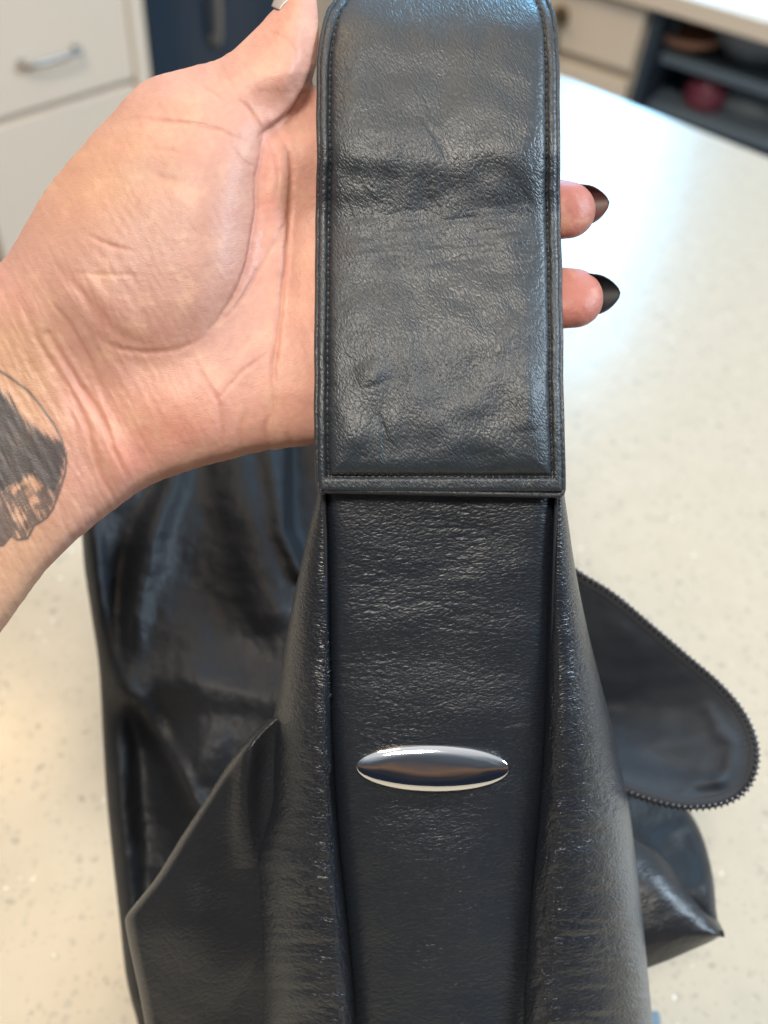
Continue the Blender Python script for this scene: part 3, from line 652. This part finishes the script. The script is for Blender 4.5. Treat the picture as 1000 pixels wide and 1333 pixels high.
def poisson(poly, its=420):
    m = inside(GU, GV, poly); f = np.zeros(GU.shape); w_ = 1.92
    I, J = np.indices(GU.shape); red = ((I + J) % 2 == 0)
    m[0, :] = m[-1, :] = m[:, 0] = m[:, -1] = False
    mr, mb = m & red, m & ~red
    for _ in range(its):
        for q_ in (mr, mb):
            s_ = np.zeros_like(f); s_[1:-1, 1:-1] = f[2:, 1:-1] + f[:-2, 1:-1] + f[1:-1, 2:] + f[1:-1, :-2]
            f = np.where(q_, f + w_ * ((s_ + GS * GS) / 4 - f), f)
    return f, m
def gauss(a, sg):
    n = int(3 * sg / GS); k = np.exp(-(np.arange(-n, n + 1) * GS / sg) ** 2 / 2); k /= k.sum()
    for ax_ in (0, 1):
        a = np.apply_along_axis(lambda r: np.convolve(np.pad(r, n, mode='edge'), k, 'valid'), ax_, a)
    return a
# the polygon leaves the grid at the left, so let the arm run on there
phi, msk = poisson(OUT)
dist, _ = segd(GU, GV, OUT, True); sd = np.where(inside(GU, GV, OUT), dist, -dist)
hs = np.where(sd > 0, np.sqrt(np.clip(phi, 0, None)) * 0.80, 0)
arm = sm(GU, 60, -60)                                    # near the grid edge use the distance instead (no end cap there)
hd_ = 0.80 * np.sqrt(np.clip(sd, 0, None) * np.clip(430 - sd, 0, None)) * 0.72
hs = hs * (1 - arm) + hd_ * arm
palmH = 60 + 16 * sm(GU, 200, 40)
hF = palmH * np.tanh(hs / palmH); hB = (palmH + 6) * np.tanh(hs / (palmH + 6))
neg = np.where(sd <= 0, -1.0 * np.clip(-sd, 0, 60), 0)
hF = hF + neg; hB = hB + neg
wc = 86 + 0 * GU - 14 * sm(GU, 420, 250) * sm(GV, 80, 300)
TH = smooth_pts([(-60, 420), (0, 345), (20, 318), (38, 286), (62, 246), (100, 200), (145, 150), (180, 113), (200, 101), (245, 89), (285, 76), (312, 56), (330, 37), (349, 16), (362, -2), (372, -25), (380, -48), (396, -60), (410, -46), (416, -10), (418, 30), (415, 74), (404, 108), (384, 140), (360, 160), (343, 173), (340, 195), (335, 235), (335, 275), (329, 310), (322, 345), (308, 375), (290, 405), (262, 440), (225, 462), (180, 470), (120, 462), (60, 450), (0, 440), (-60, 450)], 300)
ph2, m2 = poisson(TH); dT, _ = segd(GU, GV, TH, True); sT = np.where(inside(GU, GV, TH), dT, -dT)
hT = np.sqrt(np.clip(ph2, 0, None)); hT = 70 * np.tanh(hT * 0.70 / 70)
kb_ = 0.75 * (1 - 0.8 * sm(GV, 200, 150) * sm(GU, 320, 345)); hT = (1 - kb_) * hT + kb_ * np.where(sT > -14, gauss(hT, 13), hT)
soft = gauss(hT, 42); ms = np.clip(sm(GU, 190, 60) + sm(GV, 380, 470) * 0.75, 0, 1)
hT = hT * (1 - ms) + soft * ms
hT = hT * (1 - 0.30 * sm(GV, 140, 60)) + 8 * np.exp(-(((GU - 385) / 34.) ** 2 + ((GV - 40) / 70.) ** 2)) * (sT > 0) * np.clip(sT / 25, 0, 1) ** .6
fr = wc - hF
# broad forms of the palm
Gs = lambda u_, v_, a_, b_, r_, k_: k_ * np.exp(-((((GU - u_) * math.cos(r_) + (GV - v_) * math.sin(r_)) / a_) ** 2 + ((-(GU - u_) * math.sin(r_) + (GV - v_) * math.cos(r_)) / b_) ** 2))
pos_ = np.clip(sd / 30, 0, 1)
fr = fr - (hT + Gs(235, 530, 90, 50, -0.3, 16) + Gs(385, 480, 34, 90, 0, 6) + Gs(360, 250, 16, 90, 0.05, 14) + Gs(395, 190, 22, 70, 0, 8) + Gs(150, 590, 20, 50, -.4, 8) - Gs(120, 500, 26, 110, -0.5, 9)) * pos_
bk = wc + hB + 26 * np.exp(-(((GU - 385) / 40.) ** 2 + ((GV - 20) / 80.) ** 2)) * 0 
# thumb sits forward of the palm plane: bring its back forward too
tb = sm(GV, 150, 60) * sm(GU, 230, 320) * (GU < 430)
fr = fr - 4 * tb; bk = bk - 22 * tb
fr = np.where(GU > 405, np.maximum(fr, 27 + 0.0 * GU), fr)
fr = np.where((GU > 380) & (GU <= 405), np.maximum(fr, 27 - (405 - GU) * 3.5 - 0 * GU), fr)
fr = fr + 16 * sm(GV, 98, 112) * (1 - sm(GV, 140, 190)) * sm(-sT, 0, 8) * (GU > 338) * (GU < 440)
fr = np.where((GV < 108) & (sT > -6), wc - hF - hT * pos_ - 4 * tb, fr)
fr = gauss(fr, 4.5)
gfu, gfv = np.gradient(fr, GS); gbu, gbv = np.gradient(bk, GS)
nf = np.sqrt(1 + np.clip(gfu ** 2 + gfv ** 2, 0, 9)); nb = np.sqrt(1 + np.clip(gbu ** 2 + gbv ** 2, 0, 9))
w3 = gw[None, None, :].astype(np.float32)
F = np.maximum((fr / nf)[..., None].astype(np.float32) - w3 / nf[..., None].astype(np.float32), w3 / nb[..., None].astype(np.float32) - (bk / nb)[..., None].astype(np.float32))
def capsule_chain(F, pts, rad, k, flat=1.0):
    i0 = max(0, int((min(p[0] for p in pts) - 90 - U0) / GS)); i1 = int((max(p[0] for p in pts) + 90 - U0) / GS)
    j0 = max(0, int((min(p[1] for p in pts) - 90 - V0) / GS)); j1 = int((max(p[1] for p in pts) + 90 - V0) / GS)
    X = gu[i0:i1][:, None, None].astype(np.float32); Y = gv[j0:j1][None, :, None].astype(np.float32); Z = gw[None, None, :].astype(np.float32)
    D = None
    for a, b, ra, rb in zip(pts[:-1], pts[1:], rad[:-1], rad[1:]):
        a = np.array(a, np.float32); d = np.array(b, np.float32) - a; L2 = d @ d
        t = np.clip(((X - a[0]) * d[0] + (Y - a[1]) * d[1] + (Z - a[2]) * d[2]) / L2, 0, 1)
        q_ = np.sqrt((X - a[0] - t * d[0]) ** 2 + (Y - a[1] - t * d[1]) ** 2 + ((Z - a[2] - t * d[2]) / flat) ** 2) - (ra + t * (rb - ra))
        if D is None: D = q_
        else:
            h = np.clip(0.5 + 0.5 * (D - q_) / 8, 0, 1); D = D * (1 - h) + q_ * h - 8 * h * (1 - h)
    A = F[i0:i1, j0:j1]; h = np.clip(0.5 + 0.5 * (A - D) / k, 0, 1)
    F[i0:i1, j0:j1] = A * (1 - h) + D * h - k * h * (1 - h)
FING = {'index': ([(510, 170, 78), (590, 152, 84), (660, 158, 74), (676, 162, 68)], [50, 42, 37, 33]),
        'middle': ([(510, 270, 78), (620, 268, 84), (700, 272, 72), (738, 273, 68)], [50, 45, 43, 38]),
        'ring': ([(510, 385, 78), (620, 386, 84), (700, 388, 72), (747, 388, 68)], [50, 44, 43, 39]),
        'pinky': ([(510, 495, 80), (580, 497, 84), (640, 500, 74), (672, 502, 68)], [42, 38, 35, 31])}
for k__, (p_, r_) in FING.items(): capsule_chain(F, p_, r_, 10, 0.93)

def surface_nets(F):
    nx, ny, nz = F.shape; ins = F < 0
    cube = np.zeros((nx - 1, ny - 1, nz - 1), np.int8)
    for a in (0, 1):
        for b in (0, 1):
            for c in (0, 1): cube += ins[a:nx - 1 + a, b:ny - 1 + b, c:nz - 1 + c]
    act = (cube > 0) & (cube < 8); ii = np.argwhere(act); n = len(ii)
    idx = np.full(act.shape, -1, np.int32); idx[act] = np.arange(n)
    acc = np.zeros((n, 3)); cnt = np.zeros(n)
    cor = [(a, b, c) for a in (0, 1) for b in (0, 1) for c in (0, 1)]
    val = {c: F[ii[:, 0] + c[0], ii[:, 1] + c[1], ii[:, 2] + c[2]] for c in cor}
    for c in cor:
        for ax_ in range(3):
            if c[ax_]: continue
            c2 = list(c); c2[ax_] = 1; c2 = tuple(c2); a, b = val[c], val[c2]; cr = (a < 0) != (b < 0)
            t = np.where(cr, a / np.where(cr, a - b, 1), 0); p = np.array(c, float)[None] + 0 * acc; p[:, ax_] = t
            acc[cr] += p[cr]; cnt[cr] += 1
    P = ii + acc / cnt[:, None]; Q = []
    for ax_ in range(3):
        o1, o2 = [(1, 2), (2, 0), (0, 1)][ax_]
        sl_ = [slice(1, -1)] * 3; sl_[ax_] = slice(0, -1); sl2 = list(sl_); sl2[ax_] = slice(1, None)
        A = ins[tuple(sl_)]; B = ins[tuple(sl2)]
        for sgn, m in ((1, A & ~B), (-1, ~A & B)):
            e = np.argwhere(m); 
            for k_ in range(3):
                if k_ != ax_: e[:, k_] += 1
            q_ = []
            for d1, d2 in ((0, 0), (-1, 0), (-1, -1), (0, -1)):
                f_ = e.copy(); f_[:, o1] += d1; f_[:, o2] += d2; q_.append(idx[f_[:, 0], f_[:, 1], f_[:, 2]])
            q_ = np.stack(q_, 1); Q.append(q_ if sgn > 0 else q_[:, ::-1])
    Q = np.vstack(Q); return P, Q[(Q >= 0).all(1)]
P, Q = surface_nets(F)
P = P * GS + np.array([U0, V0, W0])
tmp = mesh_np('hand_cage', P, Q, None); sb = tmp.modifiers.new('s', 'SMOOTH'); sb.factor = 0.5; sb.iterations = 3
sb = tmp.modifiers.new('ss', 'SUBSURF'); sb.levels = 1; sb.render_levels = 1
me = bpy.data.meshes.new_from_object(tmp.evaluated_get(bpy.context.evaluated_depsgraph_get()))
bpy.data.objects.remove(tmp)
n = len(me.vertices); co = np.zeros(n * 3, np.float32); me.vertices.foreach_get('co', co); co = co.reshape(-1, 3).astype(float)
no = np.zeros(n * 3, np.float32); me.vertices.foreach_get('normal', no); no = no.reshape(-1, 3).astype(float)
qq = np.zeros(len(me.loops), np.int32); me.loops.foreach_get('vertex_index', qq); qq = qq.reshape(-1, 4)
u, v, w = co.T
if (no[(w < 20) & (u > 100) & (u < 300), 2]).mean() > 0: no = -no; qq = qq[:, ::-1]
front = sm(-no[:, 2], 0.05, 0.5)
disp = np.zeros(n)
CRE = [([(338, 178), (350, 168), (366, 155), (383, 138), (396, 118)], 3.0, 3.6),  # polyline, width, depth (photo pixels)
    ([(343, 173), (340, 207), (334, 234), (335, 270), (329, 306), (322, 345), (308, 378), (293, 405), (268, 436)], 3.0, 5.0),
    ([(356, 167), (374, 194), (380, 220), (378, 270), (374, 333), (367, 387), (362, 440), (356, 485), (360, 545)], 3.2, 4.2),
    ([(345, 180), (356, 200), (362, 230), (356, 270)], 2.5, 2.2),
    ([(378, 279), (342, 342), (310, 396), (275, 430)], 2.6, 2.2),
    ([(268, 436), (240, 452), (193, 459), (150, 452), (125, 436)], 3.5, 2.0),
    ([(250, 461), (265, 492), (283, 521), (288, 552), (289, 590)], 3.0, 2.0), ([(279, 525), (315, 485), (351, 458)], 2.6, 1.6),
    ([(318, 586), (314, 560), (322, 530)], 3.5, 1.8), ([(352, 583), (346, 560), (350, 540)], 3.5, 1.8), ([(380, 580), (374, 560)], 3, 1.6),
    ([(58, 430), (68, 442), (103, 498), (133, 543), (148, 584), (169, 626)], 3.4, 3.8), ([(46, 440), (62, 462), (90, 505), (110, 545), (124, 590), (137, 632), (150, 650)], 3.4, 3.0),
    ([(75, 400), (90, 420), (118, 470), (140, 520)], 3.0, 1.8), ([(20, 380), (44, 430), (70, 480), (92, 530), (104, 580)], 3.5, 1.6),
    ([(175, 153), (205, 157), (243, 160), (275, 166), (297, 174), (322, 186)], 2.6, 2.6), ([(262, 113), (280, 121), (293, 133)], 2.4, 1.6), ([(310, 130), (324, 142), (333, 156), (342, 171)], 2.6, 2.8),
    ([(190, 195), (220, 196), (250, 203)], 3.0, 1.2), ([(110, 303), (140, 318), (180, 329)], 2.6, 1.8), ([(90, 355), (130, 357), (190, 359)], 2.6, 1.0), ([(200, 225), (212, 232), (235, 236)], 4.0, 1.4),
    ([(352, 42), (372, 50), (384, 64), (388, 88)], 3.0, 1.8), ([(300, 190), (322, 214), (334, 216)], 2.6, 1.4), ([(70, 340), (100, 372), (150, 430), (200, 452)], 6, 2.0)]
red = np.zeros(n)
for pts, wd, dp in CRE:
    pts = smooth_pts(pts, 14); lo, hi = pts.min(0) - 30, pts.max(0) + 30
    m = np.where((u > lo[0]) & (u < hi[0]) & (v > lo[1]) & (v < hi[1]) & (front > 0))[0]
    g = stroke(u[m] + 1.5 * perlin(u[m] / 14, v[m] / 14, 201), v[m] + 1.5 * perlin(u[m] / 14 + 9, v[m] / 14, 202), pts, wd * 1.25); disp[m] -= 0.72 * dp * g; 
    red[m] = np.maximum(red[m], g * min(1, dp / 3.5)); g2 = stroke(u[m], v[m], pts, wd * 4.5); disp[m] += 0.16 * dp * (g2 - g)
# fine skin wrinkles: wrist lines run across the arm
wr_ = sm(u, 230, 120) * sm(v, 300, 380)
a_ = math.radians(62); x1, y1 = u * math.cos(a_) + v * math.sin(a_), -u * math.sin(a_) + v * math.cos(a_)
disp += front * (0.5 + 0.9 * wr_) * 0.8 * fbm(x1 / 60, y1 / 9, 203, 3)
disp += front * 1.6 * perlin(u / 45, v / 45, 204) + front * 0.35 * fbm(u / 9, v / 9, 205, 2)
co2 = co + no * disp[:, None]
co2[:, 2] += np.clip(D_strap(np.clip(co2[:, 1], 120, 600)) - 0.2800, 0, 1) / SC * sm(co2[:, 0], 250, 405) * sm(co2[:, 1], 90, 150)
P3 = W(co2[:, 0], co2[:, 1], 0.28 + co2[:, 2] * SC)
# skin colours, with shade painted into thumb mound and fingertips: redder palm and fingertips, mottled thumb mound, ink on the wrist
A = lambda r, g, b: np.array([r, g, b], float)
basec = A(0.60, 0.328, 0.255)
col = np.repeat(basec[None], n, 0)
def blend(c, k): 
    global col
    col = col * (1 - k[:, None]) + c[None] * k[:, None]
Gv = lambda u0, v0, a, b: np.exp(-(((u - u0) / a) ** 2 + ((v - v0) / b) ** 2))
blend(A(0.66, 0.36, 0.19), 0.7 * Gv(130, 230, 90, 70) + 0.0)
blend(A(0.42, 0.245, 0.20), 0.55 * Gv(205, 320, 150, 130))  # mound darker: its own mottled tone plus painted shade
blend(A(0.47, 0.30, 0.23), 0.5 * Gv(195, 222, 60, 22) + 0.3 * Gv(60, 340, 60, 50))
blend(A(0.68, 0.33, 0.24), 0.6 * np.clip(Gv(250, 540, 120, 60) + Gv(380, 350, 60, 200) + Gv(390, 40, 50, 90), 0, 1))
blend(A(0.70, 0.27, 0.20), 0.5 * np.clip(Gv(348, 240, 16, 60) + Gv(170, 600, 30, 30) + Gv(230, 565, 40, 25), 0, 1))
blend(A(0.44, 0.155, 0.12), 0.92 * sm(u, 690, 730))  # red fingertips, darkened to paint in the shade on them
blend(A(0.60, 0.37, 0.22), 0.6 * sm(u, 110, 30) * sm(v, 380, 460))
mot = fbm(u / 38, v / 38, 206, 4); blend(A(0.50, 0.24, 0.19), 0.35 * sm(mot, 0.05, 0.6)); blend(A(0.72, 0.45, 0.31), 0.35 * sm(-mot, 0.05, 0.6))
mot = fbm(u / 9, v / 9, 207, 3); col *= (1 + 0.05 * mot)[:, None]
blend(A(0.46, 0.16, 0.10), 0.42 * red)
INK1 = [(-80, 470), (-30, 476), (0, 483), (17, 494), (38, 510), (55, 531), (69, 550), (80, 571), (86, 594), (85, 615), (78, 638), (69, 662), (61, 674), (44, 685), (36, 701), (23, 703), (15, 697), (4, 710), (-20, 716), (-70, 712)]
INK2 = [(-90, 470), (-20, 486), (0, 504), (13, 517), (27, 536), (42, 552), (57, 563), (80, 575), (86, 592), (84, 615), (77, 638), (70, 648), (62, 640), (52, 632), (44, 622), (34, 622), (28, 634), (13, 634), (0, 646), (-90, 660)]
m = np.where((u < 110) & (v > 440) & (v < 740) & (no[:, 2] < 0.2))[0]; um, vm = u[m], v[m]
d1, _ = segd(um, vm, INK1); line = np.exp(-(d1 / 1.9) ** 2)
ds, _ = segd(um, vm, INK2, True); ds = np.where(inside(um, vm, INK2), ds, -ds)
b_ = math.radians(64); sx_, sy_ = um * math.cos(b_) + vm * math.sin(b_), -um * math.sin(b_) + vm * math.cos(b_)
streak = fbm(sx_ / 60, sy_ / 3.6, 208, 3)
fill = sm(ds + 7 * streak, -3.5, 6) * (0.92 + 0.2 * streak)
in1 = inside(um, vm, INK1 + [(-90, 712), (-90, 470)]).astype(float)
low = in1 * sm(vm, 622, 634) * sm(fbm(um / 19 + 4.2, vm / 24, 209, 2) + 0.7 * streak, -0.62, 0.05) * 0.8
hl = in1 * sm(vm, 500, 520) * 0.0
ink = np.zeros(n); ink[m] = np.clip(np.maximum.reduce([0.85 * line * sm(um, -60, -20), fill, low]), 0, 0.93)
col = col * (1 - ink[:, None]) + (np.array([0.050, 0.058, 0.066]) * (1 + 0.0 * u[:, None])) * ink[:, None]
def skin_mat():
    m, nt, n, l, b = newmat('skin')
    a = n.new('ShaderNodeAttribute'); a.attribute_name = 'tone'; l.new(a.outputs['Color'], b.inputs['Base Color'])
    uvn = n.new('ShaderNodeUVMap'); uvn.uv_map = 'UVMap'
    mp = n.new('ShaderNodeMapping'); mp.inputs['Rotation'].default_value = (0, 0, -1.1); mp.inputs['Scale'].default_value = (1, 2.2, 1); l.new(uvn.outputs[0], mp.inputs[0])
    v1 = n.new('ShaderNodeTexVoronoi'); v1.feature = 'DISTANCE_TO_EDGE'; v1.inputs['Scale'].default_value = 620; l.new(mp.outputs[0], v1.inputs['Vector'])
    t = n.new('ShaderNodeTexNoise'); t.inputs['Scale'].default_value = 900; t.inputs['Detail'].default_value = 3; l.new(mp.outputs[0], t.inputs['Vector'])
    e1 = math_node(n, l, 'MULTIPLY', math_node(n, l, 'MINIMUM', v1.outputs['Distance'], 0.15), 3.0)
    h = math_node(n, l, 'ADD', e1, math_node(n, l, 'MULTIPLY', t.outputs[0], 0.8))
    bp = n.new('ShaderNodeBump'); bp.inputs['Distance'].default_value = 0.00007; bp.inputs['Strength'].default_value = 0.8; l.new(h, bp.inputs['Height']); l.new(bp.outputs[0], b.inputs['Normal'])
    b.inputs['Roughness'].default_value = 0.46; b.inputs['Specular IOR Level'].default_value = 0.42
    b.inputs['Subsurface Weight'].default_value = 0.22; b.inputs['Subsurface Radius'].default_value = (1, 0.35, 0.2); b.inputs['Subsurface Scale'].default_value = 0.003
    return m
M_skin = skin_mat()
bpy.data.meshes.remove(me)
person = thing('person', "bare forearm and hand with grey wrist tattoo, gripping the bag's wide strap from behind", 'person')
hand = mesh_np('hand', P3, qq, M_skin, person, uv=np.stack([u, v], -1) * SC, attrs={'tone': col})
print('hand verts', n)
# nails: curved plates on the far side of the fingertips
def nail(c, ang, length, half, tipx, mat, wz, name='fingernail'):
    """c: axis point of the tip (u, v, w); the plate wraps the back of the finger and runs past the end"""
    a = np.linspace(-1, 1, 21); s = np.linspace(0, 1, 26); SS, AA = np.meshgrid(s, a, indexing='ij')
    prof = np.where(SS < 0.5, 1.0, np.clip(1 - ((SS - 0.5) / 0.5) ** 1.9, 0, 1) ** 0.78 * 0.97 + 0.0)
    x = SS * length; y = half * prof * np.sin(AA * 1.15) / math.sin(1.15); z = wz * (np.cos(AA * 1.15 * prof) - 0.25) - 10 * SS ** 2
    ca, sa = math.cos(ang), math.sin(ang)
    P = W(c[0] + x * ca - y * sa, c[1] + x * sa + y * ca, max(0.28, float(D_strap(c[1]))) + (c[2] + z) * SC)
    return grid_mesh(name, P, mat, person, thick=0.0004)
M_nailb = simple('backlit_nail', (0.075, 0.026, 0.022), 0.5); M_nailk = simple('black_polish', (0.005, 0.006, 0.009), 0.6); M_nailt = simple('clear_nail', (0.38, 0.33, 0.30), 0.2)  # brown nail: light passing through it painted as its colour
nail((728, 270, 60), math.radians(-6), 66, 26, 0, M_nailb, 38)['label'] = 'dark brown pointed nail of the upper fingertip'
nail((738, 385, 60), math.radians(-3), 70, 26, 0, M_nailk, 38)['label'] = 'black pointed nail of the lower fingertip'

o_ = np.array(smooth_pts([(353, 8), (357, -2), (364, -14), (374, -24), (388, -34)], 20)); i_ = np.array(smooth_pts([(366, 14), (372, 6), (382, -2), (392, -10), (402, -16)], 20))
T = np.linspace(0, 1, 9)
u = o_[:, 0][:, None] * (1 - T) + i_[:, 0][:, None] * T; v = o_[:, 1][:, None] * (1 - T) + i_[:, 1][:, None] * T
tn_ = grid_mesh('fingernail', W(u, v, 0.28 + (74 - 14 * np.sin(np.pi * T / 1.6)[None] + 0 * u) * SC), M_nailt, person, thick=0.0004)
tn_['label'] = 'pale bare thumbnail edge'
